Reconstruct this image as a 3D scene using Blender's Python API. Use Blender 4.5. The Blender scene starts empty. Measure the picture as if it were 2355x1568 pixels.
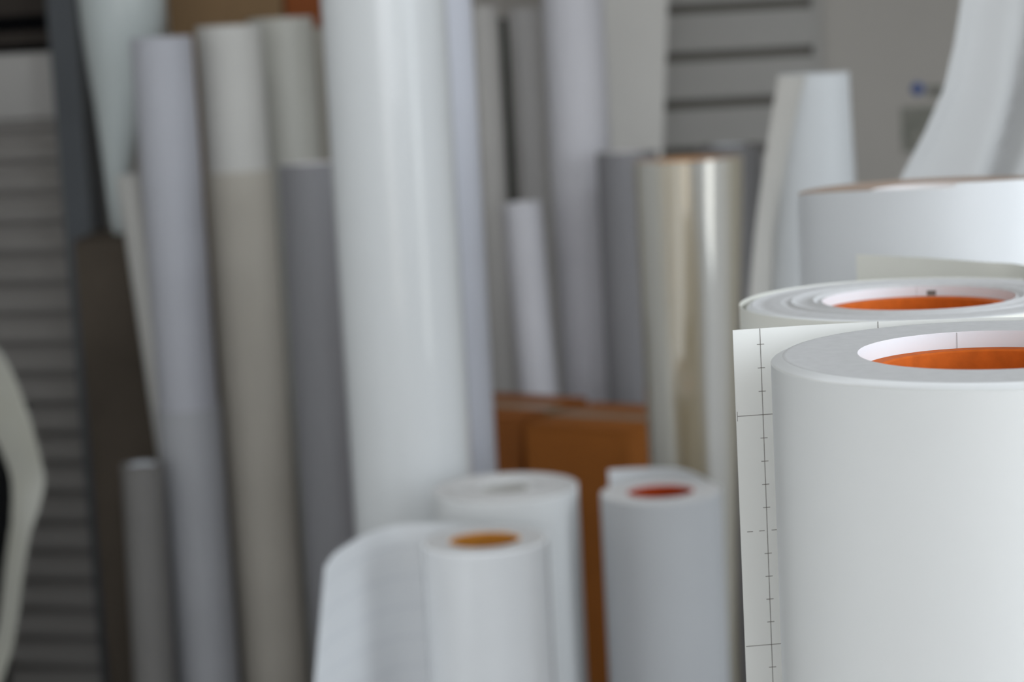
import bpy, bmesh, math, random
from mathutils import Vector

random.seed(7)
scene = bpy.context.scene
COL = scene.collection
PI = math.pi

# ------------------------------------------------------------------ materials
def new_mat(name):
    m = bpy.data.materials.new(name)
    m.use_nodes = True
    nt = m.node_tree
    b = nt.nodes['Principled BSDF']
    return m, nt, b

def srgb(r, g, b):
    f = lambda c: (c / 255 / 12.92) if c / 255 <= 0.04045 else ((c / 255 + 0.055) / 1.055) ** 2.4
    return (f(r), f(g), f(b), 1)

def mat(name, col, rough=0.5, spec=0.5, metal=0.0, coat=0.0, coat_rough=0.1, vary=0.06, vscale=(6, 6, 6),
        bump=0.0, bscale=(40, 40, 40), bdist=0.001, col2=None, detail=3.0, emit=None):
    m, nt, b = new_mat(name)
    b.inputs['Roughness'].default_value = rough
    b.inputs['Specular IOR Level'].default_value = spec
    b.inputs['Metallic'].default_value = metal
    b.inputs['Coat Weight'].default_value = coat
    b.inputs['Coat Roughness'].default_value = coat_rough
    tc = nt.nodes.new('ShaderNodeTexCoord')
    mp = nt.nodes.new('ShaderNodeMapping'); mp.inputs['Scale'].default_value = vscale
    nz = nt.nodes.new('ShaderNodeTexNoise'); nz.inputs['Scale'].default_value = 1.0; nz.inputs['Detail'].default_value = detail
    nt.links.new(tc.outputs['Object'], mp.inputs['Vector']); nt.links.new(mp.outputs['Vector'], nz.inputs['Vector'])
    cr = nt.nodes.new('ShaderNodeValToRGB')
    c2 = col2 or tuple(min(1, c * (1 + vary)) for c in col[:3]) + (1,)
    c1 = col if col2 else tuple(c * (1 - vary) for c in col[:3]) + (1,)
    cr.color_ramp.elements[0].position = 0.32; cr.color_ramp.elements[0].color = c1
    cr.color_ramp.elements[1].position = 0.68; cr.color_ramp.elements[1].color = c2
    nt.links.new(nz.outputs['Fac'], cr.inputs['Fac']); nt.links.new(cr.outputs['Color'], b.inputs['Base Color'])
    if bump > 0:
        mp2 = nt.nodes.new('ShaderNodeMapping'); mp2.inputs['Scale'].default_value = bscale
        n2 = nt.nodes.new('ShaderNodeTexNoise'); n2.inputs['Scale'].default_value = 1.0; n2.inputs['Detail'].default_value = 2.0
        bp = nt.nodes.new('ShaderNodeBump'); bp.inputs['Strength'].default_value = bump; bp.inputs['Distance'].default_value = bdist
        nt.links.new(tc.outputs['Object'], mp2.inputs['Vector']); nt.links.new(mp2.outputs['Vector'], n2.inputs['Vector'])
        nt.links.new(n2.outputs['Fac'], bp.inputs['Height']); nt.links.new(bp.outputs['Normal'], b.inputs['Normal'])
    return m

M = {}
M['vinyl'] = mat('white vinyl', (.80, .81, .81, 1), .30, .5, vary=.02, bump=.12, bscale=(22, 22, .8), bdist=.002)
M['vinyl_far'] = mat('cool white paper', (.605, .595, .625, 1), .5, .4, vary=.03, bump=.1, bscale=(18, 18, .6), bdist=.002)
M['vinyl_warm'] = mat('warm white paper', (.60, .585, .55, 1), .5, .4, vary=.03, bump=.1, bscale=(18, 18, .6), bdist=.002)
M['lower_band'] = mat('grey white paper sleeve', (.39, .39, .405, 1), .6, .3, vary=.04)
M['beige_lower'] = mat('beige lower band', (.475, .44, .38, 1), .6, .3, vary=.04)
M['beige_film'] = mat('beige film', (.50, .49, .44, 1), .4, .5, vary=.05, vscale=(14, 14, .5))
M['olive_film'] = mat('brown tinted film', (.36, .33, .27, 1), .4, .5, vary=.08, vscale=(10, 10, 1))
M['grey_vinyl'] = mat('grey vinyl', (.25, .245, .255, 1), .45, .4, vary=.05, vscale=(12, 12, .5))
M['grey_dark'] = mat('dark grey vinyl', (.17, .165, .165, 1), .45, .4, vary=.06)
M['greyer'] = mat('light grey paper', (.55, .535, .52, 1), .5, .4, vary=.04)
M['taupe'] = mat('taupe paper', (.20, .19, .18, 1), .6, .3, vary=.05)
M['greyer2'] = mat('soft white sheet', (.50, .50, .50, 1), .55, .3, vary=.02)
M['vinyl_satin'] = mat('satin grey white vinyl', (.62, .635, .645, 1), .5, .4, vary=.02)
M['vinyl_gloss'] = mat('glossy white vinyl', (.86, .87, .885, 1), .22, .6, coat=1.0, coat_rough=.06, vary=.02, bump=.2, bscale=(24, 24, .5), bdist=.003)
M['vinyl_front'] = mat('front white vinyl', (.75, .755, .75, 1), .32, .5, vary=.015, bump=.1, bscale=(22, 22, .8), bdist=.002)
M['front_liner'] = mat('cream white liner', (.82, .815, .785, 1), .4, .5, vary=.015)
M['inner'] = mat('white inner turns', (.77, .80, .84, 1), .5, .3, vary=.01)
M['kraft_pale'] = mat('pale brown cardboard', (.245, .155, .080, 1), .8, .2, vary=.08)
M['kraft_deep'] = mat('deep brown cardboard', (.23, .075, .016, 1), .8, .2, vary=.08)
M['flap'] = mat('shaded white sheet', (.52, .50, .465, 1), .5, .4, vary=.02)  # white sheet turned from the light, its shade put into the grey
M['vinyl_wide'] = mat('bright satin vinyl', (.67, .68, .70, 1), .34, .5, vary=.02)
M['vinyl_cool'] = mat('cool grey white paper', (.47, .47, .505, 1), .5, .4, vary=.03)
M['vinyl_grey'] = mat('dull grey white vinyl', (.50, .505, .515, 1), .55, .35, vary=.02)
M['greyer_shade'] = mat('shaded grey paper', (.44, .42, .395, 1), .55, .4, vary=.04)  # light grey paper with the roll's shade put into the colour
M['black_green'] = mat('black green upright', (.05, .052, .042, 1), .5, .3, vary=.3, vscale=(1, 1, 9))
M['edge'] = mat('paper layer edges', (.60, .595, .60, 1), .7, .3, vary=.03, vscale=(200, 200, 200), bump=.15, bscale=(500, 500, 500), bdist=.0003)
M['edge_dim'] = mat('darker layer edges', (.50, .49, .48, 1), .7, .3, vary=.05)  # darker grey variant of the layer edges
M['edge_brown'] = mat('kraft layer edges', (.30, .22, .17, 1), .7, .3, vary=.08)
M['liner'] = mat('white release liner', (.80, .81, .82, 1), .35, .5, vary=.015)
M['liner_back'] = mat('buff liner back', (.78, .77, .71, 1), .5, .4, vary=.02)
M['ink'] = mat('grey printed ink', (.16, .14, .12, 1), .6, .3, vary=.15, vscale=(300, 300, 300))
M['ink_faint'] = mat('pale printed ink', (.70, .715, .74, 1), .6, .3, vary=.05)
M['orange'] = mat('orange card core', (.62, .125, .010, 1), .75, .25, vary=.10, vscale=(160, 160, 160), bump=.2, bscale=(300, 300, 300), bdist=.0004)
M['tan'] = mat('tan card core', (.62, .27, .04, 1), .75, .25, vary=.1, vscale=(80, 80, 80))
M['rust'] = mat('rust card core', (.40, .045, .003, 1), .75, .25, vary=.1, vscale=(80, 80, 80))
M['kraft'] = mat('kraft cardboard', (.28, .092, .016, 1), .8, .2, vary=.10, vscale=(5, 5, 9), bump=.15, bscale=(120, 4, 120), bdist=.001)
M['kraft_red'] = mat('red brown cardboard', (.26, .075, .022, 1), .8, .2, vary=.1)
M['kraft_dark'] = mat('dark brown cardboard', (.085, .068, .052, 1), .8, .2, vary=.25, vscale=(4, 4, 3))
M['tape'] = mat('brown parcel tape', (.24, .15, .08, 1), .35, .5)
M['steel'] = mat('dark blue grey steel', (.12, .128, .138, 1), .35, .5, metal=.4, vary=.1, vscale=(3, 3, 3))
M['slat'] = mat('painted shutter slats', (.31, .29, .27, 1), .5, .4, vary=.05, vscale=(3, 3, 8))
M['header'] = mat('painted header panel', (.50, .48, .455, 1), .6, .3, vary=.05)
M['header_dark'] = mat('brown grey header frame', (.055, .045, .038, 1), .7, .2)
M['black'] = mat('black recess', (.004, .004, .005, 1), .9, .05)
M['black_plastic'] = mat('black plastic', (.012, .014, .017, 1), .45, .4)
M['wall'] = mat('warm grey painted wall', (.53, .505, .465, 1), .85, .2, vary=.03, vscale=(2, 2, 2), bump=.1, bscale=(60, 60, 60), bdist=.001)
M['wall_white'] = mat('white painted wall', (.75, .74, .72, 1), .85, .2, vary=.03, vscale=(2, 2, 2))
M['panel'] = mat('grey slotted panel', (.46, .45, .425, 1), .6, .3, vary=.03)
M['groove'] = mat('dark groove', (.19, .18, .16, 1), .8, .1)
M['board'] = mat('warm white board', (.72, .70, .66, 1), .6, .3, vary=.02)
M['board_edge'] = mat('olive board edge', (.33, .32, .22, 1), .6, .3)
M['concrete'] = mat('grey concrete floor', (.07, .066, .062, 1), .8, .3, vary=.2, vscale=(3, 3, 3), bump=.2, bscale=(30, 30, 30))
M['ceiling'] = mat('white ceiling', (.78, .78, .76, 1), .9, .1)
M['blue'] = mat('blue plastic', (.012, .075, .33, 1), .4, .5)
M['notice'] = mat('grey green print', (.20, .215, .185, 1), .7, .3, col2=(.36, .345, .30, 1), vscale=(45, 45, 45))
M['sticker'] = mat('dull grey sticker', (.24, .24, .21, 1), .7, .3)
M['aluminium'] = mat('aluminium window frame', (.5, .5, .5, 1), .4, .5, metal=.8)
M['bag'] = mat('cream film', (.74, .73, .66, 1), .45, .4, vary=.05, vscale=(6, 6, 6), col2=(.66, .645, .55, 1))

def wrapped_mat(name, col, rough, bump, bs, bdist, coat):
    m = mat(name, col, rough, .5, coat=coat, coat_rough=.05, vary=.03, vscale=(10, 10, .2), bump=bump, bscale=bs, bdist=bdist)
    return m
M['film_wrap'] = wrapped_mat('film wrapped white vinyl', (.75, .765, .77, 1), .34, .45, (30, 30, .35), .006, .8)
M['green_wrap'] = wrapped_mat('plastic wrapped pale roll', (.53, .57, .56, 1), .3, .25, (20, 20, .4), .004, .3)
M['lavender'] = mat('bluish white vinyl', (.62, .63, .69, 1), .4, .5, vary=.03)

def clear_film_mat():
    # many layers of clear film over a card core: pearly grey with tan streaks running down its length
    m, nt, b = new_mat('clear film winding')
    b.inputs['Roughness'].default_value = .10
    b.inputs['Specular IOR Level'].default_value = 1.0
    b.inputs['Metallic'].default_value = .2
    b.inputs['Coat Weight'].default_value = .8
    b.inputs['Coat Roughness'].default_value = .05
    b.inputs['Coat IOR'].default_value = 2.9
    tc = nt.nodes.new('ShaderNodeTexCoord')
    gr = nt.nodes.new('ShaderNodeTexGradient'); gr.gradient_type = 'RADIAL'
    nt.links.new(tc.outputs['Object'], gr.inputs['Vector'])
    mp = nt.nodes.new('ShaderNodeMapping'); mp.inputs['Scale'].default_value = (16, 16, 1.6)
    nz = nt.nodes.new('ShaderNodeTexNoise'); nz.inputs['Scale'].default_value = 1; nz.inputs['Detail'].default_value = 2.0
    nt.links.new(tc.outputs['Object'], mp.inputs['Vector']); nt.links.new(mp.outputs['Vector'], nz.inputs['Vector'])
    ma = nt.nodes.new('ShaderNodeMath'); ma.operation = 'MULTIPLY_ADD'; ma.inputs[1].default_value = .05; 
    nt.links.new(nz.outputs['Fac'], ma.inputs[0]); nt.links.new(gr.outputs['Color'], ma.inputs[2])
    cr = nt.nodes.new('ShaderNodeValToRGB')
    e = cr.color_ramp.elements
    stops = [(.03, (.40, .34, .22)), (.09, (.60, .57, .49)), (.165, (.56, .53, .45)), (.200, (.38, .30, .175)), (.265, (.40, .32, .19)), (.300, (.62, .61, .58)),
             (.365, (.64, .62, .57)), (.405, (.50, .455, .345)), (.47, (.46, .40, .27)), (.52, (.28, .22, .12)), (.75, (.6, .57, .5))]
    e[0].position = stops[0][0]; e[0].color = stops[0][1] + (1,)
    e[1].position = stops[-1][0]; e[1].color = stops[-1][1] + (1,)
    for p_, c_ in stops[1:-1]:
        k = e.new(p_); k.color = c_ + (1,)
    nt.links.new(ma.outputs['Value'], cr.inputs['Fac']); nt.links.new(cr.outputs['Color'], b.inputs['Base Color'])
    return m
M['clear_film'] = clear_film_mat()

# ------------------------------------------------------------------ mesh helpers
def link(name, bm, mats, parent=None, smooth=False, sharp=35):
    bmesh.ops.recalc_face_normals(bm, faces=bm.faces[:])
    if smooth:
        for f in bm.faces: f.smooth = True
        for e in bm.edges:
            if len(e.link_faces) == 2 and e.calc_face_angle(0) > math.radians(sharp): e.smooth = False
    me = bpy.data.meshes.new(name)
    bm.to_mesh(me); bm.free()
    if not isinstance(mats, (list, tuple)): mats = [mats]
    for m in mats: me.materials.append(m)
    o = bpy.data.objects.new(name, me)
    COL.objects.link(o)
    if parent: o.parent = parent
    return o

def thing(name, label, cat, loc=(0, 0, 0), group=None):
    o = bpy.data.objects.new(name, None)
    o.empty_display_size = .05
    COL.objects.link(o)
    o.location = loc
    o['label'] = label; o['category'] = cat
    if group: o['group'] = group
    return o

def tag(o, label, cat, group=None):
    o['label'] = label; o['category'] = cat
    if group: o['group'] = group
    return o

def struct(o):
    o['kind'] = 'structure'
    return o

def add_box(bm, x0, x1, y0, y1, z0, z1, mi=0, bevel=0.0):
    r = bmesh.ops.create_cube(bm, size=1)
    vs = r['verts']
    for v in vs:
        v.co = Vector(((x0 + x1) / 2 + v.co.x * (x1 - x0), (y0 + y1) / 2 + v.co.y * (y1 - y0), (z0 + z1) / 2 + v.co.z * (z1 - z0)))
    fs = list({f for v in vs for f in v.link_faces})
    for f in fs: f.material_index = mi
    if bevel > 0:
        es = list({e for v in vs for e in v.link_edges})
        b = bmesh.ops.bevel(bm, geom=es, offset=bevel, segments=2, profile=.5, affect='EDGES')
        for f in b['faces']: f.material_index = mi

def box_obj(name, x0, x1, y0, y1, z0, z1, m, parent=None, bevel=.002):
    bm = bmesh.new(); add_box(bm, x0, x1, y0, y1, z0, z1, 0, bevel)
    return link(name, bm, m, parent, smooth=bevel > 0)

def add_lathe(bm, prof, n=96, mis=None, cx=lambda z: 0.0, cy=lambda z: 0.0, closed=True):
    """prof: list of (r, z) going round a closed section; mis: material index for the segment after each point."""
    rings = []
    for (r, z) in prof:
        rings.append([bm.verts.new((cx(z) + r * math.cos(2 * PI * k / n), cy(z) + r * math.sin(2 * PI * k / n), z)) for k in range(n)])
    m = len(prof)
    for i in range(m if closed else m - 1):
        a, b = rings[i], rings[(i + 1) % m]
        for k in range(n):
            f = bm.faces.new((a[k], a[(k + 1) % n], b[(k + 1) % n], b[k]))
            f.material_index = mis[i] if mis else 0

def catmull(pts, n=10):
    P = [Vector(p) for p in pts]
    P = [2 * P[0] - P[1]] + P + [2 * P[-1] - P[-2]]
    out = []
    for i in range(1, len(P) - 2):
        for k in range(n):
            t = k / n
            a, b, c, d = P[i - 1], P[i], P[i + 1], P[i + 2]
            out.append(.5 * ((2 * b) + (-a + c) * t + (2 * a - 5 * b + 4 * c - d) * t * t + (-a + 3 * b - 3 * c + d) * t ** 3))
    out.append(P[-2])
    return out

def add_ribbon(bm, top, bot, th=.0004, rows=1, mi_front=0, mi_back=0, shape=None):
    """A sheet of real thickness between two polylines of 3-D points (same count)."""
    n = len(top)
    def pt(i, j):
        t = j / rows
        return top[i].lerp(bot[i], t)
    P = [[pt(i, j) for j in range(rows + 1)] for i in range(n)]
    N = []
    for i in range(n):
        row = []
        for j in range(rows + 1):
            du = P[min(i + 1, n - 1)][j] - P[max(i - 1, 0)][j]
            dv = P[i][min(j + 1, rows)] - P[i][max(j - 1, 0)]
            row.append(du.cross(dv).normalized() * th)
        N.append(row)
    A = [[bm.verts.new(P[i][j]) for j in range(rows + 1)] for i in range(n)]
    B = [[bm.verts.new(P[i][j] + N[i][j]) for j in range(rows + 1)] for i in range(n)]
    def q(a, b, c, d, mi):
        f = bm.faces.new((a, b, c, d)); f.material_index = mi
    for i in range(n - 1):
        for j in range(rows):
            q(A[i][j], A[i][j + 1], A[i + 1][j + 1], A[i + 1][j], mi_front)
            q(B[i][j], B[i + 1][j], B[i + 1][j + 1], B[i][j + 1], mi_back)
        q(A[i][0], A[i + 1][0], B[i + 1][0], B[i][0], mi_front)
        q(A[i][rows], B[i][rows], B[i + 1][rows], A[i + 1][rows], mi_front)
    for j in range(rows):
        q(A[0][j], B[0][j], B[0][j + 1], A[0][j + 1], mi_front)
        q(A[n - 1][j], A[n - 1][j + 1], B[n - 1][j + 1], B[n - 1][j], mi_front)

def lerp_tab(t, tab):
    for (t0, v0), (t1, v1) in zip(tab, tab[1:]):
        if t0 <= t <= t1: return v0 + (v1 - v0) * (t - t0) / (t1 - t0)
    return tab[-1][1]

def up(pts2, z):
    return [Vector((p[0], p[1], z)) for p in pts2]

def arc(cx, cy, r, a0, a1, n=16):
    return [(cx + r * math.cos(math.radians(a0 + (a1 - a0) * k / n)), cy + r * math.sin(math.radians(a0 + (a1 - a0) * k / n))) for k in range(n + 1)]

def winding_profile(rin, rout, h, jitter, step=.0016, outer=0.0, outer_drop=0.0):
    """Closed section of a winding: up the inside, across the layer edges, down the outside."""
    prof = [(rin, 0.0), (rin, h)]
    mis = [3, 1]
    r = rin + step
    while r < rout - outer - step * .4:
        prof.append((r, h + random.uniform(-jitter, jitter))); mis.append(1)
        r += step
    if outer > 0:
        prof.append((rout - outer, h)); mis.append(2)
        prof.append((rout - outer * .55, h - outer_drop * .6)); mis.append(2)
        prof.append((rout - .0006, h - outer_drop)); mis.append(0)
        prof.append((rout, h - outer_drop - .0006)); mis.append(0)
    else:
        prof.append((rout - .0006, h)); mis.append(0)
        prof.append((rout, h - .0006)); mis.append(0)
    prof.append((rout, 0.0)); mis.append(1)
    return prof, mis

def roll(label, x, y, r, h, side='vinyl', edge='edge', core='orange', core_ro=.0, core_ri=.0, recess=.006, jitter=.0002,
         outer=0.0, outer_drop=0.0, name='vinyl_roll', n=96, group=None, cat='roll', winding='winding', lean=(0, 0), step=.0016):
    t = thing(name, label, cat, (x, y, 0), group)
    t.rotation_euler = (lean[0], lean[1], 0)
    core_ro = core_ro or min(.046, r * .62)
    core_ri = core_ri or core_ro * .84
    bm = bmesh.new()
    pr, mi = winding_profile(core_ro, r, h, jitter, step, outer, outer_drop)
    add_lathe(bm, pr, n, mi)
    link(winding, bm, [M[side], M[edge], M['liner'], M['inner']], t, smooth=True, sharp=40)
    bm = bmesh.new()
    add_lathe(bm, [(core_ri, .001), (core_ri, h - recess - .0006), (core_ri + .0006, h - recess), (core_ro - .0003, h - recess), (core_ro - .0003, .001)], n)
    link('core', bm, M[core], t, smooth=True, sharp=40)
    return t

# ------------------------------------------------------------------ the room
def wall_with_opening(name, axis, pos, th, a0, a1, z1, oa0, oa1, oz0, oz1, m):
    """A wall slab at X=pos or Y=pos with one rectangular opening."""
    bm = bmesh.new()
    def b(p0, p1, q0, q1):
        if axis == 'x': add_box(bm, pos, pos + th, p0, p1, q0, q1)
        else: add_box(bm, p0, p1, pos, pos + th, q0, q1)
    b(a0, oa0, 0, z1); b(oa1, a1, 0, z1); b(oa0, oa1, 0, oz0); b(oa0, oa1, oz1, z1)
    return struct(link(name, bm, m))

XR, XL, YB, YF, ZC = 2.3, -1.75, -2.9, 4.75, 2.9
bm = bmesh.new(); add_box(bm, XL - .2, XR + .2, YB - .2, 5.6, -.1, 0); struct(link('floor', bm, M['concrete']))
ROOF_FILL = (-.9, 1.5, 1.95, 2.75)          # x0 x1 y0 y1 of an unseen roof light, added for fill from above
bm = bmesh.new()
add_box(bm, XL - .2, ROOF_FILL[0], YB - .2, 5.6, ZC, ZC + .1); add_box(bm, ROOF_FILL[1], XR + .2, YB - .2, 5.6, ZC, ZC + .1)
add_box(bm, ROOF_FILL[0], ROOF_FILL[1], YB - .2, ROOF_FILL[2], ZC, ZC + .1); add_box(bm, ROOF_FILL[0], ROOF_FILL[1], ROOF_FILL[3], 5.6, ZC, ZC + .1)
struct(link('ceiling', bm, M['ceiling']))
WIN_R = (-1.2, 1.05, .6, 2.7)       # y0 y1 z0 z1 on the right wall
WIN_B = (-1.5, 2.1, .4, 2.75)         # x0 x1 z0 z1 on the wall behind the camera
wall_with_opening('wall_right', 'x', XR, .15, YB, YF + .1, ZC, *WIN_R, M['wall_white'])
wall_with_opening('wall_behind', 'y', YB - .15, .15, XL, XR, ZC, *WIN_B, M['wall_white'])
bm = bmesh.new(); add_box(bm, XL - .15, XL, YB, 5.5, 0, ZC); struct(link('wall_left', bm, M['wall_white']))
bm = bmesh.new(); add_box(bm, -.885, XR, YF, YF + .12, 0, ZC); struct(link('wall_back', bm, M['wall']))

def fill_roof_light():  # added to brighten the roll tops and the back of the room
    w = bpy.data.objects.new('added_roof_light', None); COL.objects.link(w); struct(w)
    w['label'] = 'added unseen roof light in an aluminium frame'
    bm = bmesh.new()
    x0, x1, y0, y1 = ROOF_FILL
    add_box(bm, x0, x1, y0, y0 + .05, ZC + .02, ZC + .08); add_box(bm, x0, x1, y1 - .05, y1, ZC + .02, ZC + .08)
    for k in range(5):
        c = x0 + .025 + (x1 - x0 - .05) * k / 4
        add_box(bm, c - .025, c + .025, y0 + .05, y1 - .05, ZC + .02, ZC + .08)
    link('window_frame', bm, M['aluminium'], w)
fill_roof_light()
def window(name, axis, pos, a0, a1, z0, z1, nm):
    w = bpy.data.objects.new(name, None); COL.objects.link(w); struct(w)
    w['label'] = 'aluminium framed daylight window'
    f = .05
    bm = bmesh.new()
    def b(p0, p1, q0, q1, d0=.03, d1=.09):
        if axis == 'x': add_box(bm, pos + d0, pos + d1, p0, p1, q0, q1, 0, .004)
        else: add_box(bm, p0, p1, pos - d1, pos - d0, q0, q1, 0, .004)
    b(a0, a1, z0, z0 + f); b(a0, a1, z1 - f, z1); b(a0, a0 + f, z0 + f, z1 - f); b(a1 - f, a1, z0 + f, z1 - f)
    for k in range(1, nm):
        c = a0 + (a1 - a0) * k / nm
        b(c - .025, c + .025, z0 + f, z1 - f)
    link('window_frame', bm, M['aluminium'], w)
    return w
window('window_1', 'x', XR, *WIN_R, 2)
window('window_2', 'y', YB, *WIN_B, 4)

# angled wall on the far left with a roller shutter door in front of it
ANG = math.radians(-15)             # running to the left it recedes
def ang(o):
    o.location = (-.885, 4.70, 0); o.rotation_euler = (0, 0, ANG)
    return o
bm = bmesh.new(); add_box(bm, -.95, 0, .06, .18, 0, ZC); ang(struct(link('wall_left_back', bm, M['wall'])))
door = bpy.data.objects.new('door_1', None); COL.objects.link(door); struct(door); ang(door)
door['label'] = 'grey roller shutter door with horizontal slats'
DX0, DX1 = -.82, -.04
bm = bmesh.new()                    # curtain of curved slats
p = .0680; z0 = .066 - 2 * p
prof = []
zz = z0
while zz < 1.372:
    for (dy, dz) in ((.010, 0), (-.004, .03), (-.010, .10), (-.013, .22), (-.0125, .36), (-.008, .48), (.004, .60), (.012, .72), (.014, .86)):
        z = zz + dz * p
        if 0.002 < z < 1.384: prof.append((dy, z))
    zz += p
prof.append((.004, 1.384))
va = [bm.verts.new((DX0, y, z)) for y, z in prof]; vb = [bm.verts.new((DX1, y, z)) for y, z in prof]
wa = [bm.verts.new((DX0, .04, z)) for y, z in prof]; wb = [bm.verts.new((DX1, .04, z)) for y, z in prof]
for i in range(len(prof) - 1):
    bm.faces.new((va[i], vb[i], vb[i + 1], va[i + 1])); bm.faces.new((wa[i], wa[i + 1], wb[i + 1], wb[i]))
    bm.faces.new((va[i], va[i + 1], wa[i + 1], wa[i])); bm.faces.new((vb[i], wb[i], wb[i + 1], vb[i + 1]))
bm.faces.new((va[0], wa[0], wb[0], vb[0])); bm.faces.new((va[-1], vb[-1], wb[-1], wa[-1]))
link('slat_curtain', bm, M['slat'], door, smooth=True, sharp=60)
box_obj('header_panel', DX0, DX1, -.012, .04, 1.386, 1.530, M['header'], door, .004)
box_obj('header_frame', DX0, DX1, .0, .045, 1.531, 2.6, M['header_dark'], door, 0)
# two dark slots framed by the rails of the header
box_obj('slot', DX0, -.098, -.004, .0, 1.531, 1.549, M['black'], door, 0)
box_obj('slot', DX0, -.098, -.004, .0, 1.577, 1.612, M['black'], door, 0)
# guide rail: a C-shaped steel channel standing in front of the shutter's end
bm = bmesh.new()
add_box(bm, -.058, .006, -.075, -.068, 0, 2.6, 0, .001); add_box(bm, -.058, -.051, -.068, -.015, 0, 2.6, 0, .001); add_box(bm, -.001, .006, -.068, -.0, 0, 2.6, 0, .001)
link('guide_rail', bm, M['steel'], door)

# slotted panel on the back wall
bm = bmesh.new()
PX0, PX1 = .34, .715
add_box(bm, PX0, PX1, YF - .013, YF - .001, .002, 2.5, 1)
z = 1.236 - .104 * 11
k = 0
while z < 2.4:
    add_box(bm, PX0, PX1 - .02, YF - .03, YF - .012, z + .011, z + .104 - .011, 0, .002); z += .104
add_box(bm, PX1 - .02, PX1, YF - .03, YF - .012, .002, 2.5, 0, .002)
tag(link('slotted_panel', bm, [M['panel'], M['groove']]), 'grey slotted panel with dark horizontal grooves on the back wall', 'wall panel')

bm = bmesh.new()
bmesh.ops.create_cone(bm, cap_ends=True, segments=40, radius1=.0145, radius2=.011, depth=.009)
for v in bm.verts: v.co = Vector((v.co.x, -v.co.z, v.co.y))
o = tag(link('magnet', bm, M['blue'], None, True), 'small round blue magnet on the grey wall', 'magnet'); o.location = (.927, YF - .0046, 1.3475)
o = box_obj('notice_sign', -.045, .045, -.0008, .0008, -.05, .05, M['notice'], None, 0); o.location = (.933, YF - .001, 1.258)
tag(o, 'grey green notice on the wall below the blue magnet', 'notice')
o = box_obj('sticker', -.018, .018, -.0006, .0006, -.012, .012, M['sticker'], None, 0); o.location = (.966, YF - .001, 1.340)
tag(o, 'dull grey sticker beside the blue magnet on the wall', 'sticker')

# ------------------------------------------------------------------ the two sharp rolls at the front
R1 = dict(x=.1683, y=.7452, r=.0768, h=1.375)
t1 = roll('nearest sharp white roll with orange core and ruled liner flap', R1['x'], R1['y'], R1['r'], R1['h'], side='vinyl_front',
          core_ro=.046, core_ri=.0395, recess=.0062, jitter=.00003, outer=.0042, outer_drop=.0016, n=256, step=.0012)
# loose liner: follows the back of the roll, then runs straight off past its near end
pa = arc(0, 0, .0772, 20, 50, 8)
pts = [(a, b) for a, b in pa] + [(.0400, .0730), (.0180, .0800), (-.0010, .0833), (-.0228, .0860), (-.0508, .0862), (-.0700, .0845), (-.0817, .0833)]
path = [Vector((p.x, p.y, 0)) for p in catmull([Vector((a, b, 0)) for a, b in pts], 6)]
# arc length from the free end, for the printed scale
L = [0.0]
for i in range(len(path) - 1, 0, -1): L.append(L[-1] + (path[i] - path[i - 1]).length)
def along(s):
    k = len(path) - 1; acc = 0.0
    while k > 0:
        d = (path[k] - path[k - 1]).length
        if acc + d >= s:
            return path[k].lerp(path[k - 1], (s - acc) / d)
        acc += d; k -= 1
    return path[0]
H = 1.375
bm = bmesh.new()
add_ribbon(bm, [Vector((q.x, q.y, H)) for q in path], [Vector((q.x, q.y, .002)) for q in path], .0004, 1)
nrm = Vector((0, -1, 0))
def mark(s0, s1, z0, z1):
    a, b = along(s0), along(s1)
    d = (b - a); d.z = 0
    nn = Vector((d.y, -d.x, 0)).normalized() if d.length > 1e-9 else nrm
    if nn.y > 0: nn = -nn
    o = nn * .00045
    vs = [bm.verts.new((a.x + o.x, a.y + o.y, z0)), bm.verts.new((b.x + o.x, b.y + o.y, z0)), bm.verts.new((b.x + o.x, b.y + o.y, z1)), bm.verts.new((a.x + o.x, a.y + o.y, z1))]
    f = bm.faces.new(vs); f.material_index = 1
w = .00026
sc = .0108                                   # the scale line's distance from the free edge
z = H; segs = []
mark(sc - w / 2, sc + w / 2, .3, H)
zt = H - .0063; k = 0
while zt > .5:
    kk = (k - 3) % 10
    if kk == 0: mark(.0004, .0150, zt - w / 2, zt + w / 2)
    elif kk == 5:
        for a, b in ((.0026, .0050), (.0075, .0098), (.0125, .0148)): mark(a, b, zt - w / 2, zt + w / 2)
    else: mark(sc - .0014, sc + .0015, zt - w / 2, zt + w / 2)
    zt -= .00935; k += 1
mark(.0004, .0006, H - .0363, H - .0325)
mark(.0575, .0578, H - .003, H)
link('loose_liner', bm, [M['front_liner'], M['ink']], t1, smooth=True, sharp=40)
# specks and a seam on the inner face of the winding
def inner_mark(parent, r, a, da, z0, z1, m='ink_faint'):
    bm = bmesh.new()
    q = r - .00015
    n = 4
    vs0 = [bm.verts.new((q * math.cos(a + da * k / n), q * math.sin(a + da * k / n), z0)) for k in range(n + 1)]
    vs1 = [bm.verts.new((q * math.cos(a + da * k / n), q * math.sin(a + da * k / n), z1)) for k in range(n + 1)]
    for k in range(n): bm.faces.new((vs0[k], vs0[k + 1], vs1[k + 1], vs1[k]))
    return bm
bm = inner_mark(t1, .046, math.radians(92), .004, H - .0062, H - .0003)
link('seam', bm, M['groove'], t1.children[0])

R2 = dict(x=.1968, y=1.0205, r=.0859, h=1.3593)
t2 = roll('second white roll with orange core and uneven layer rings directly behind the nearest roll', R2['x'], R2['y'], .0826, R2['h'], side='vinyl_front',
          core_ro=.046, core_ri=.0395, recess=.0050, jitter=.0010, n=256, step=.0021, outer=.0030, outer_drop=.0012)
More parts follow.
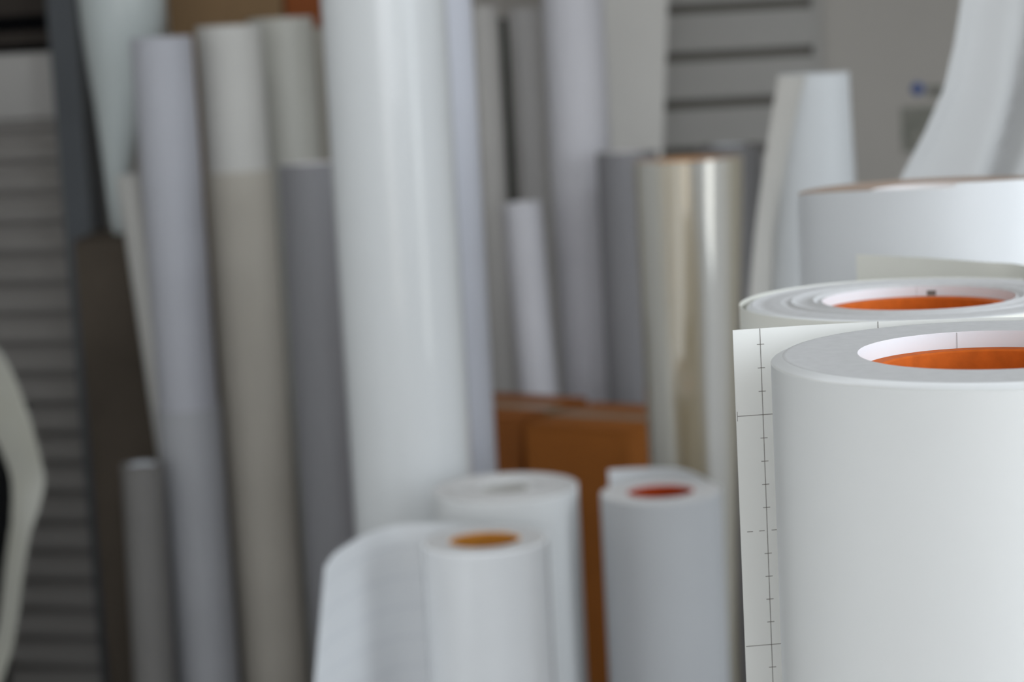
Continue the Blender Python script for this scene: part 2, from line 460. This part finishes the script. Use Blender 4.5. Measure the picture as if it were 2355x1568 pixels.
# slack outermost layer and the loose end standing off behind
sp = []
for k in range(0, 91):
    a = math.radians(52 - 372 + 372 * 0 + k * 4)      # once round from behind, anticlockwise
    slack = .0029 * max(0.0, math.cos(a - PI)) ** 1.2
    sp.append((( .0830 + slack) * math.cos(a), (.0830 + slack) * math.sin(a)))
tail = [(.0786, .1123), (.0627, .1394), (.0441, .1687), (.0248, .1918), (.0058, .2125)]
path2 = catmull([Vector((a, b, 0)) for a, b in sp[:-4:3]] + [Vector((a, b, 0)) for a, b in tail], 4)
bm = bmesh.new()
h2 = 1.3593
add_ribbon(bm, [Vector((q.x, q.y, h2)) for q in path2], [Vector((q.x, q.y, .002)) for q in path2], .0004, 1)
link('loose_liner', bm, [M['liner_back']], t2, smooth=True, sharp=50)
bm = inner_mark(t2, .046, math.radians(80), .003, h2 - .0050, h2 - .0003)
link('seam', bm, M['groove'], t2.children[0])
bm = inner_mark(t2, .046, math.radians(68), .10, h2 - .0048, h2 - .0022)
link('tape_scrap', bm, M['groove'], t2.children[0])

# big roll behind them
tq = roll('wide bright white roll with brown layer edges behind the two orange-cored rolls', .2925, 1.405,   .0985, 1.382, side='vinyl_wide', edge='edge_brown', core='tan',
          core_ro=.05, jitter=.0008, n=160)
pq = [math.radians(-176 + 2 * k) for k in range(106)]
bm = bmesh.new()
tp = [Vector((.0988 * math.cos(a), .0988 * math.sin(a), 1.3822 + .0078 * max(0.0, -math.sin(a)) ** .8 + (.0022 if math.degrees(a) > -99 else 0))) for a in pq]
add_ribbon(bm, tp, [Vector((v.x, v.y, .002)) for v in tp], .0004, 1)
link('outer_wrap', bm, [M['vinyl_wide']], tq, smooth=True, sharp=50)

# ------------------------------------------------------------------ mid-distance rolls
# short roll with a swept-out sheet
tt = roll('short white roll with tan core and a wide curled sheet sweeping out of it', -.0435, 2.39, .0725, .932, side='vinyl_gloss', edge='edge_dim', core='tan', core_ro=.0415, core_ri=.0385, n=128, recess=.0012, outer=.003, outer_drop=.001)
pth = arc(0, 0, .0732, 40, 84, 8) + [(-.0150, .0815), (-.0345, .0930), (-.075, .1010), (-.1115, .0930), (-.1445, .0480), (-.1685, -.0230), (-.1765, -.0900)]
path3 = catmull([Vector((a, b, 0)) for a, b in pth], 6)
s = 0.0; acc = [0.0]
for i in range(1, len(path3)): s += (path3[i] - path3[i - 1]).length; acc.append(s)
top3 = [Vector((q.x, q.y, .932)) for q in path3]
bot3 = []
for q, a in zip(path3, acc):
    u = max(0, (a - .07) / (s - .07))
    bot3.append(Vector((q.x - .14 * u * u, q.y + .0 * u, .002)))
bm = bmesh.new(); add_ribbon(bm, top3, bot3, .0004, 6)
# faint ruled lines printed across the sheet
def sheet_pt(i, z): return top3[i].lerp(bot3[i], (.932 - z) / .93)
for zl in (.905, .868, .831, .794, .757, .72):
    i0 = int(len(top3) * .42)
    for i in range(i0, len(top3) - 1):
        a, b = sheet_pt(i, zl), sheet_pt(i + 1, zl)
        d = b - a; nn = Vector((d.y, -d.x, 0)).normalized()
        if nn.dot(Vector((.3, -1, 0))) < 0: nn = -nn
        nn *= .0007
        f = bm.faces.new([bm.verts.new(v) for v in (a + nn, b + nn, b + nn + Vector((0, 0, .0018)), a + nn + Vector((0, 0, .0018)))])
        f.material_index = 1
link('loose_sheet', bm, [M['liner'], M['ink_faint']], tt, smooth=True, sharp=50)

tu = roll('short white roll with a loosely wound grey top behind the tan-cored roll', -.0180, 2.60, .0905, .948, edge='edge_dim', core='vinyl_warm',
          core_ro=.034, jitter=.0028, step=.006, n=128, recess=.0015)
tp_ = roll('short white roll with rust orange core and a sheet end standing up behind it', .1710, 2.55, .0735, .943, core='rust', side='vinyl_grey', edge='edge_dim', core_ro=.0415, core_ri=.0385, n=128, recess=.0012)
pp = arc(0, 0, .0741, -5, 26, 6) + [(.0600, .0620), (.0560, .0800), (.0370, .1280), (.0000, .1470), (-.0300, .1490), (-.0560, .1470)]
path4 = catmull([Vector((a, b, 0)) for a, b in pp], 6)
bm = bmesh.new(); add_ribbon(bm, [Vector((q.x, q.y, .943)) for q in path4], [Vector((q.x, q.y, .002)) for q in path4], .0004, 1)
link('loose_sheet', bm, [M['liner']], tp_, smooth=True, sharp=50)

# tall wrapped roll in the middle
tf = roll('tallest and widest white roll in clear wrapping, standing behind the short tan-cored roll', -.1430, 2.80, .0810, 1.95, side='film_wrap', core='tan', n=160)
tg = roll('slim tall bluish white roll half hidden behind the tallest wrapped roll', -.0765, 2.960, .0460, 1.95, side='lavender', core='tan')

# clear film roll
tn = thing('film_roll', 'shiny clear film roll with a bright streak, standing behind the rust-cored short roll', 'film roll', (.2560, 2.95, 0))
hn = 1.322
def nr(z): return .0575 + .0180 * max(0.0, min(1.0, (z - .72) / .60))       # loosely wound: wider at the top
def nx(z): return -.0150 + .0150 * max(0.0, min(1.0, (z - .72) / .60))
prof = [(.046, hn - .25), (.046, hn)]; mi = [1, 1]
for r in (.050, .055, .060, .065, .070): prof.append((r, hn + random.uniform(-.0015, .0015))); mi.append(1)
prof.append((.0750, hn)); mi.append(0)
for k in range(13):
    z = (hn - .0006) * (1 - k / 12) + .001
    prof.append((nr(z), z)); mi.append(0)
prof.append((.030, .001)); mi.append(1)
bm = bmesh.new(); add_lathe(bm, prof, 160, mi, cx=nx)
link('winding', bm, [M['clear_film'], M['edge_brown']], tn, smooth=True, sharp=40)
bm = bmesh.new(); add_lathe(bm, [(.0385, hn - .25), (.0385, hn - .001), (.0457, hn - .001), (.0457, hn - .25)], 96, None, cx=lambda z: 0.0)
link('core', bm, M['tan'], tn, smooth=True, sharp=40)

# cone-shaped loose roll
to = thing('paper_roll', 'white sheet loosely rolled into a flaring tube with a flap in shade grey', 'roll', (.382, 2.60, 0))
zT = 1.437
def cone_r(z): return .0425 + .035 * min(1.0, max(0.0, (zT - z) / .55)) ** 1.1
prof = [(cone_r(zT - .55 * k / 14), zT - .55 * k / 14) for k in range(15)] + [(cone_r(0), .0)]
prof_in = [(r - .003, z) for r, z in reversed(prof)]
bm = bmesh.new()
lean = lambda z: -.016 * min(1.0, max(0, (zT - z) / .55))
add_lathe(bm, prof + prof_in, 96, None, cx=lean)
link('winding', bm, M['vinyl_satin'], to, smooth=True, sharp=50)
bm = bmesh.new()
# flap: fixed along a slanting line on the tube's front, free along its outer edge
rows = 16
inn, out = [], []
for k in range(rows + 1):
    z = zT - .60 * k / rows
    u = k / rows
    xi = lerp_tab(u, [(0, -.015), (.02, -.019), (.13, -.036), (.24, -.049), (.37, -.065), (1, -.078)])
    r = cone_r(z) + .0012; c = lean(z)
    xi = max(c - r * .93, xi)
    yi = -math.sqrt(max(1e-6, r * r - (xi - c) ** 2)) - .0006
    xo = lerp_tab(u, [(0, -.0475), (.13, -.064), (.28, -.080), (.43, -.092), (.7, -.099), (1, -.102)])
    inn.append(Vector((xi, yi, z))); out.append(Vector((xo, -.036, z)))
inn.append(Vector((inn[-1].x, inn[-1].y, .002))); out.append(Vector((out[-1].x, out[-1].y, .002)))
nc = 8
cols = []
for c in range(nc + 1):
    u = c / nc
    col = []
    for a, b in zip(inn, out):
        q = a.lerp(b, u); q.y -= .004 * math.sin(PI * u)
        col.append(q)
    cols.append(col)
va = [[bm.verts.new(q) for q in col] for col in cols]
vb = [[bm.verts.new(q + Vector((.0004, .0005, 0))) for q in col] for col in cols]
for c in range(nc):
    for k in range(len(inn) - 1):
        bm.faces.new((va[c][k], va[c + 1][k], va[c + 1][k + 1], va[c][k + 1]))
        bm.faces.new((vb[c][k], vb[c][k + 1], vb[c + 1][k + 1], vb[c + 1][k]))
    bm.faces.new((va[c][0], vb[c][0], vb[c + 1][0], va[c + 1][0])); bm.faces.new((va[c][-1], va[c + 1][-1], vb[c + 1][-1], vb[c][-1]))
for k in range(len(inn) - 1):
    bm.faces.new((va[0][k], va[0][k + 1], vb[0][k + 1], vb[0][k])); bm.faces.new((va[-1][k], vb[-1][k], vb[-1][k + 1], va[-1][k + 1]))
link('flap', bm, M['flap'], to, smooth=True, sharp=50)['label'] = 'flap of the sheet coloured in shade grey'

# big curled sheet on the far right
left = [(.318, 0), (.318, .8), (.322, 1.10), (.334, 1.22), (.350, 1.30), (.370, 1.348), (.393, 1.388), (.413, 1.43), (.4235, 1.47), (.431, 1.51), (.440, 1.60), (.446, 1.75), (.449, 1.95)]
lz = [(a, z) for a, z in left]
def left_x(z):
    for (a0, z0), (a1, z1) in zip(lz, lz[1:]):
        if z0 <= z <= z1: return a0 + (a1 - a0) * (z - z0) / (z1 - z0)
    return lz[-1][0]
zs = [0.002, .4, .8, 1.0, 1.1, 1.16, 1.22, 1.26, 1.30, 1.325, 1.35, 1.37, 1.39, 1.41, 1.43, 1.45, 1.47, 1.49, 1.51, 1.56, 1.62, 1.7, 1.8, 1.95]
us = [.004 * k for k in range(41)] + [.164 + .030 * k for k in range(1, 5)]     # metres across the sheet
def depth(u, z):
    g = min(1.0, max(0.0, (1.53 - z) / .10))             # the crease only runs through the lower part
    uc = .094 - .20 * max(0.0, min(.25, z - 1.347))
    d = -.010 * math.exp(-(u / .013) ** 2) + .004 * math.sin(PI * min(1, u / .09))
    d += g * .024 * math.exp(-((u - uc) / .011) ** 2)
    if u > .16: d += .10 * (u - .16) ** 2
    return 2.0 + d
bm = bmesh.new()
G0 = [[Vector((left_x(z) + u, depth(u, z), z)) for z in zs] for u in us]
for off, flip in ((0, False), (.0006, True)):
    pass
va = [[bm.verts.new(q) for q in col] for col in G0]
vb = [[bm.verts.new(q + Vector((0, .0006, 0))) for q in col] for col in G0]
for c in range(len(us) - 1):
    for k in range(len(zs) - 1):
        bm.faces.new((va[c][k], va[c + 1][k], va[c + 1][k + 1], va[c][k + 1]))
        bm.faces.new((vb[c][k], vb[c][k + 1], vb[c + 1][k + 1], vb[c + 1][k]))
    bm.faces.new((va[c][0], vb[c][0], vb[c + 1][0], va[c + 1][0])); bm.faces.new((va[c][-1], va[c + 1][-1], vb[c + 1][-1], vb[c][-1]))
for k in range(len(zs) - 1):
    bm.faces.new((va[0][k], va[0][k + 1], vb[0][k + 1], vb[0][k])); bm.faces.new((va[-1][k], vb[-1][k], vb[-1][k + 1], va[-1][k + 1]))
tag(link('vinyl_sheet', bm, M['greyer2'], None, True, 60), 'large curling white vinyl sheet standing behind the brown-edged bright roll', 'sheet')

# ------------------------------------------------------------------ rolls and boxes at the back
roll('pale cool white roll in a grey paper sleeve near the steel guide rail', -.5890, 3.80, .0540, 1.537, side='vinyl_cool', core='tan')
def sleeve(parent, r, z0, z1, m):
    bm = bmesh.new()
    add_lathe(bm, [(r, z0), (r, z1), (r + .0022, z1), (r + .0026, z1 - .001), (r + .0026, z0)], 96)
    return link('lower_band', bm, M[m], parent, True, 40)
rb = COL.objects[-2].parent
sleeve(rb, .0543, .003, .876, 'lower_band')
rc = roll('tall warm white roll with a darker beige lower part', -.4820, 3.90, .0585, 1.552, side='vinyl_warm', core='tan')
sleeve(rc, .0588, .003, 1.290, 'beige_lower')  # darker beige tube around the roll's lower part
roll('beige film roll between the roll with the beige lower part and the tallest wrapped roll', -.4080, 4.10, .0620, 1.564, side='beige_film', core='tan')
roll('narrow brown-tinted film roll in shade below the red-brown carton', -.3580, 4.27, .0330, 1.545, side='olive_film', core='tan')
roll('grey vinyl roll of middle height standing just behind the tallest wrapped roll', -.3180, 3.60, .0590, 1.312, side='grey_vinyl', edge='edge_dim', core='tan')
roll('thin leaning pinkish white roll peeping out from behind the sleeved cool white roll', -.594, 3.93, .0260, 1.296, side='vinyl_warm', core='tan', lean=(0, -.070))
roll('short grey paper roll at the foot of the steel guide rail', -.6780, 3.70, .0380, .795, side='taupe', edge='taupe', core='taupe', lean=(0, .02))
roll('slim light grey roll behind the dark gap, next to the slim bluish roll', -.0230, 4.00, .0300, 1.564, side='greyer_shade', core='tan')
roll('slim light grey roll between the black upright and the bluish white roll', .0570, 4.10, .0330, 1.558, side='greyer', core='tan')
roll('thin black upright filling the gap between two slim grey rolls', .0140, 4.36, .0290, 1.545, side='black_green', edge='black_plastic', core='black_plastic', name='tube', cat='tube')  # plain dark upright that makes the gap between the rolls dark
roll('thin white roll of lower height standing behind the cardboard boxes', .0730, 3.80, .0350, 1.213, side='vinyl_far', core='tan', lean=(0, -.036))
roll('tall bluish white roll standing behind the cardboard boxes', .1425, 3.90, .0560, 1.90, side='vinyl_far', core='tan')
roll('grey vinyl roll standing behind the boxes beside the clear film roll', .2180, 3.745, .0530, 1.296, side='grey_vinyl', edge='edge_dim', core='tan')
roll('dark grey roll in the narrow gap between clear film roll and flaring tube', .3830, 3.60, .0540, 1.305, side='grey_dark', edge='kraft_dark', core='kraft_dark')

bm = bmesh.new()
add_box(bm, -.24, 0, -.006, .006, 0, 2.05, 0, .001)
o = link('display_board', bm, M['board']); o.location = (.236, 4.40, 0); o.rotation_euler = (0, math.radians(4.3), 0)
tag(o, 'tall warm white board leaning beside the slotted panel', 'board')

def carton(label, corner, yaw, w, d, z0, h, m, tape=True, name='cardboard_box', gap=.004):
    t = thing(name, label, 'box', (corner[0], corner[1], z0)); t.rotation_euler = (0, 0, yaw)
    bm = bmesh.new(); add_box(bm, -w, 0, 0, d, 0, h - .004, 0, .003)
    link('body', bm, M[m], t, True)
    for a, b in ((0, d / 2 - gap / 2), (d / 2 + gap / 2, d)):
        bm = bmesh.new(); add_box(bm, -w + .001, -.001, a + .001, b - .001, h - .0038, h, 0, .0012); link('flap', bm, M[m], t, True)
    if tape:
        bm = bmesh.new(); add_box(bm, -w - .0008, .0008, d / 2 - .024, d / 2 + .024, h, h + .0004)
        add_box(bm, -w - .0012, -w - .0004, d / 2 - .024, d / 2 + .024, h - .06, h + .0004); add_box(bm, .0004, .0012, d / 2 - .024, d / 2 + .024, h - .06, h + .0004)
        link('tape', bm, M['tape'], t)
    return t
yaw = math.atan2(-.57, .82)
carton('brown cardboard box beside the clear film roll, in front of a second box', (.168, 3.173), yaw, .19, .205, 0, .905, 'kraft')
carton('second brown cardboard box, behind and half hidden by the first', (.004, 3.328), yaw, .19, .205, 0, .905, 'kraft_deep')
carton('dark brown carton under the pale greenish film cone', (-.600, 3.985), 0, .21, .25, 0, 1.172, 'kraft_dark', False)
carton('tall brown carton rising behind the far rolls', (-.432, 4.42), 0, .235, .24, 0, 2.0, 'kraft_pale', False, 'carton')
carton('red-brown carton next to the tall brown carton behind the far rolls', (-.330, 4.42), 0, .098, .20, 0, 2.0, 'kraft_red', False, 'carton')
tw = thing('film_cone', 'pale greenish film rolled into a cone, point down on the dark carton', 'film roll', (-.745, 4.10, 1.1725))
zc = [(.0, .010, .0), (.06, .018, .002), (.14, .030, .010), (.24, .050, .024), (.33, .068, .034), (.40, .080, .040), (.50, .086, .042), (.65, .088, .042), (.80, .089, .042)]
def interp(z, k):
    for p0, p1 in zip(zc, zc[1:]):
        if p0[0] <= z <= p1[0]: return p0[k] + (p1[k] - p0[k]) * (z - p0[0]) / (p1[0] - p0[0])
    return zc[-1][k]
zl = [.8 * k / 24 for k in range(25)]
bm = bmesh.new()
add_lathe(bm, [(interp(z, 1), z) for z in zl] + [(interp(z, 1) - .0015, z) for z in reversed(zl)], 96, None, cx=lambda z: interp(z, 2))
link('winding', bm, M['green_wrap'], tw, True, 50)
bm = bmesh.new()
pe = [Vector((.042 + .0895 * math.cos(math.radians(d)), .0895 * math.sin(math.radians(d)), 0)) for d in range(-60, 61, 6)]
add_ribbon(bm, [q + Vector((0, 0, .80)) for q in pe], [q + Vector((0, 0, .52)) for q in pe], .0008, 2)
link('outer_wrap', bm, M['green_wrap'], tw, True, 50)

# black bin with a drooping offcut of cream film at the left edge
tb = thing('waste_bin', 'black tapered plastic bin with cream film drooping over it', 'bin', (-1.136, 3.87, 0))
bm = bmesh.new()
def rect(hw, hd, z): return [bm.verts.new((sx * hw, sy * hd, z)) for sx, sy in ((-1, -1), (1, -1), (1, 1), (-1, 1))]
o0, o1, i1, i0 = rect(.10, .10, 0), rect(.195, .15, .86), rect(.188, .143, .86), rect(.094, .094, .01)
for a, b in ((o0, o1), (o1, i1), (i1, i0)):
    for k in range(4): bm.faces.new((a[k], a[(k + 1) % 4], b[(k + 1) % 4], b[k]))
bm.faces.new(o0); bm.faces.new(i0)
link('body', bm, M['black_plastic'], tb)
bm = bmesh.new()
for (x0, x1, y0, y1) in ((-.205, .205, -.16, -.150), (-.205, .205, .150, .16), (-.205, -.195, -.15, .15), (.195, .205, -.15, .15)):
    add_box(bm, x0, x1, y0, y1, .845, .868, 0, .002)
link('rim', bm, M['black_plastic'], tb)
prof = [(-1.10, 1.22), (-1.0, 1.16), (-.93, 1.085), (-.872, 1.012), (-.842, .928), (-.824, .838), (-.820, .790), (-.833, .745), (-.852, .700), (-.870, .630), (-.885, .56), (-.900, .50), (-.930, .42), (-.972, .25), (-1.0, .0)]
outer = catmull([Vector((a + .004, 3.60, z)) for a, z in prof], 5)
inner = [q + Vector((-lerp_tab(q.z, [(-1, .05), (.5, .05), (.70, .055), (.80, .085), (.90, .105), (3, .11)]), .105, .0)) for q in outer]
for q in inner + outer: q.z = max(q.z, .002)
bm = bmesh.new(); add_ribbon(bm, outer, inner, .0012, 4)
tag(link('film_offcut', bm, M['bag'], None, True, 60), 'folded cream film offcut drooping beside the black bin', 'offcut')

# ------------------------------------------------------------------ camera
cam = bpy.data.cameras.new('camera')
co = bpy.data.objects.new('camera', cam); COL.objects.link(co)
cam.sensor_fit = 'HORIZONTAL'; cam.sensor_width = 36.0
cam.lens = 4905 / 2355 * 36
cam.clip_start = .02; cam.clip_end = 60
pitch, rl = .1375, .0533
Rv0, Uv0, Fv = Vector((1, 0, 0)), Vector((0, math.sin(pitch), math.cos(pitch))), Vector((0, math.cos(pitch), -math.sin(pitch)))
Rv = Rv0 * math.cos(rl) - Uv0 * math.sin(rl); Uv = Uv0 * math.cos(rl) + Rv0 * math.sin(rl)
from mathutils import Matrix
mw = Matrix(((Rv.x, Uv.x, -Fv.x, 0), (Rv.y, Uv.y, -Fv.y, 0), (Rv.z, Uv.z, -Fv.z, 1.49), (0, 0, 0, 1)))
co.matrix_world = mw
cam.dof.use_dof = True; cam.dof.focus_distance = .80; cam.dof.aperture_fstop = 11.5
scene.camera = co

# ------------------------------------------------------------------ daylight
world = bpy.data.worlds.new('daylight'); scene.world = world; world.use_nodes = True
nt = world.node_tree
bg = nt.nodes['Background']
tc = nt.nodes.new('ShaderNodeTexCoord'); sx = nt.nodes.new('ShaderNodeSeparateXYZ'); cr = nt.nodes.new('ShaderNodeValToRGB')
nt.links.new(tc.outputs['Generated'], sx.inputs['Vector'])
mr = nt.nodes.new('ShaderNodeMapRange'); mr.inputs['From Min'].default_value = -1; mr.inputs['From Max'].default_value = 1
nt.links.new(sx.outputs['Z'], mr.inputs['Value']); nt.links.new(mr.outputs['Result'], cr.inputs['Fac'])
e = cr.color_ramp.elements
e[0].position = .46; e[0].color = (.30, .29, .27, 1)
e[1].position = .54; e[1].color = (.90, .94, 1.0, 1)
tint = nt.nodes.new('ShaderNodeMix'); tint.data_type = 'RGBA'; tint.blend_type = 'MULTIPLY'
tint.inputs[7].default_value = (.93, .98, 1.0, 1)
t01 = nt.nodes.new('ShaderNodeMapRange'); t01.inputs['From Min'].default_value = .0; t01.inputs['From Max'].default_value = .7
nt.links.new(sx.outputs['X'], t01.inputs['Value']); nt.links.new(t01.outputs['Result'], tint.inputs[0])
nt.links.new(cr.outputs['Color'], tint.inputs[6]); nt.links.new(tint.outputs[2], bg.inputs['Color'])
# brighter open sky on the side of window_1, buildings opposite window_2
mx = nt.nodes.new('ShaderNodeMapRange'); mx.interpolation_type = 'SMOOTHSTEP'
mx.inputs['From Min'].default_value = .25; mx.inputs['From Max'].default_value = .85
mx.inputs['To Min'].default_value = 4.2; mx.inputs['To Max'].default_value = 8.0
nt.links.new(sx.outputs['X'], mx.inputs['Value']); nt.links.new(mx.outputs['Result'], bg.inputs['Strength'])

def portal(name, loc, rot, sx_, sy_):
    l = bpy.data.lights.new(name, 'AREA'); l.shape = 'RECTANGLE'; l.size = sx_; l.size_y = sy_
    l.cycles.is_portal = True
    o = bpy.data.objects.new(name, l); COL.objects.link(o); o.location = loc; o.rotation_euler = rot
portal('window_light_1', (XR + .12, (WIN_R[0] + WIN_R[1]) / 2, (WIN_R[2] + WIN_R[3]) / 2), (0, PI / 2, 0), WIN_R[3] - WIN_R[2], WIN_R[1] - WIN_R[0])
portal('fill_roof_portal', ((ROOF_FILL[0] + ROOF_FILL[1]) / 2, (ROOF_FILL[2] + ROOF_FILL[3]) / 2, ZC + .09), (0, 0, 0), ROOF_FILL[1] - ROOF_FILL[0], ROOF_FILL[3] - ROOF_FILL[2])
portal('window_light_2', ((WIN_B[0] + WIN_B[1]) / 2, YB - .12, (WIN_B[2] + WIN_B[3]) / 2), (PI / 2, 0, 0), WIN_B[1] - WIN_B[0], WIN_B[3] - WIN_B[2])

scene.view_settings.view_transform = 'Standard'
scene.view_settings.look = 'None'
scene.view_settings.gamma = 1.0
scene.view_settings.use_curve_mapping = False
scene.view_settings.exposure = 0.1
scene.cycles.max_bounces = 8
scene.cycles.diffuse_bounces = 5
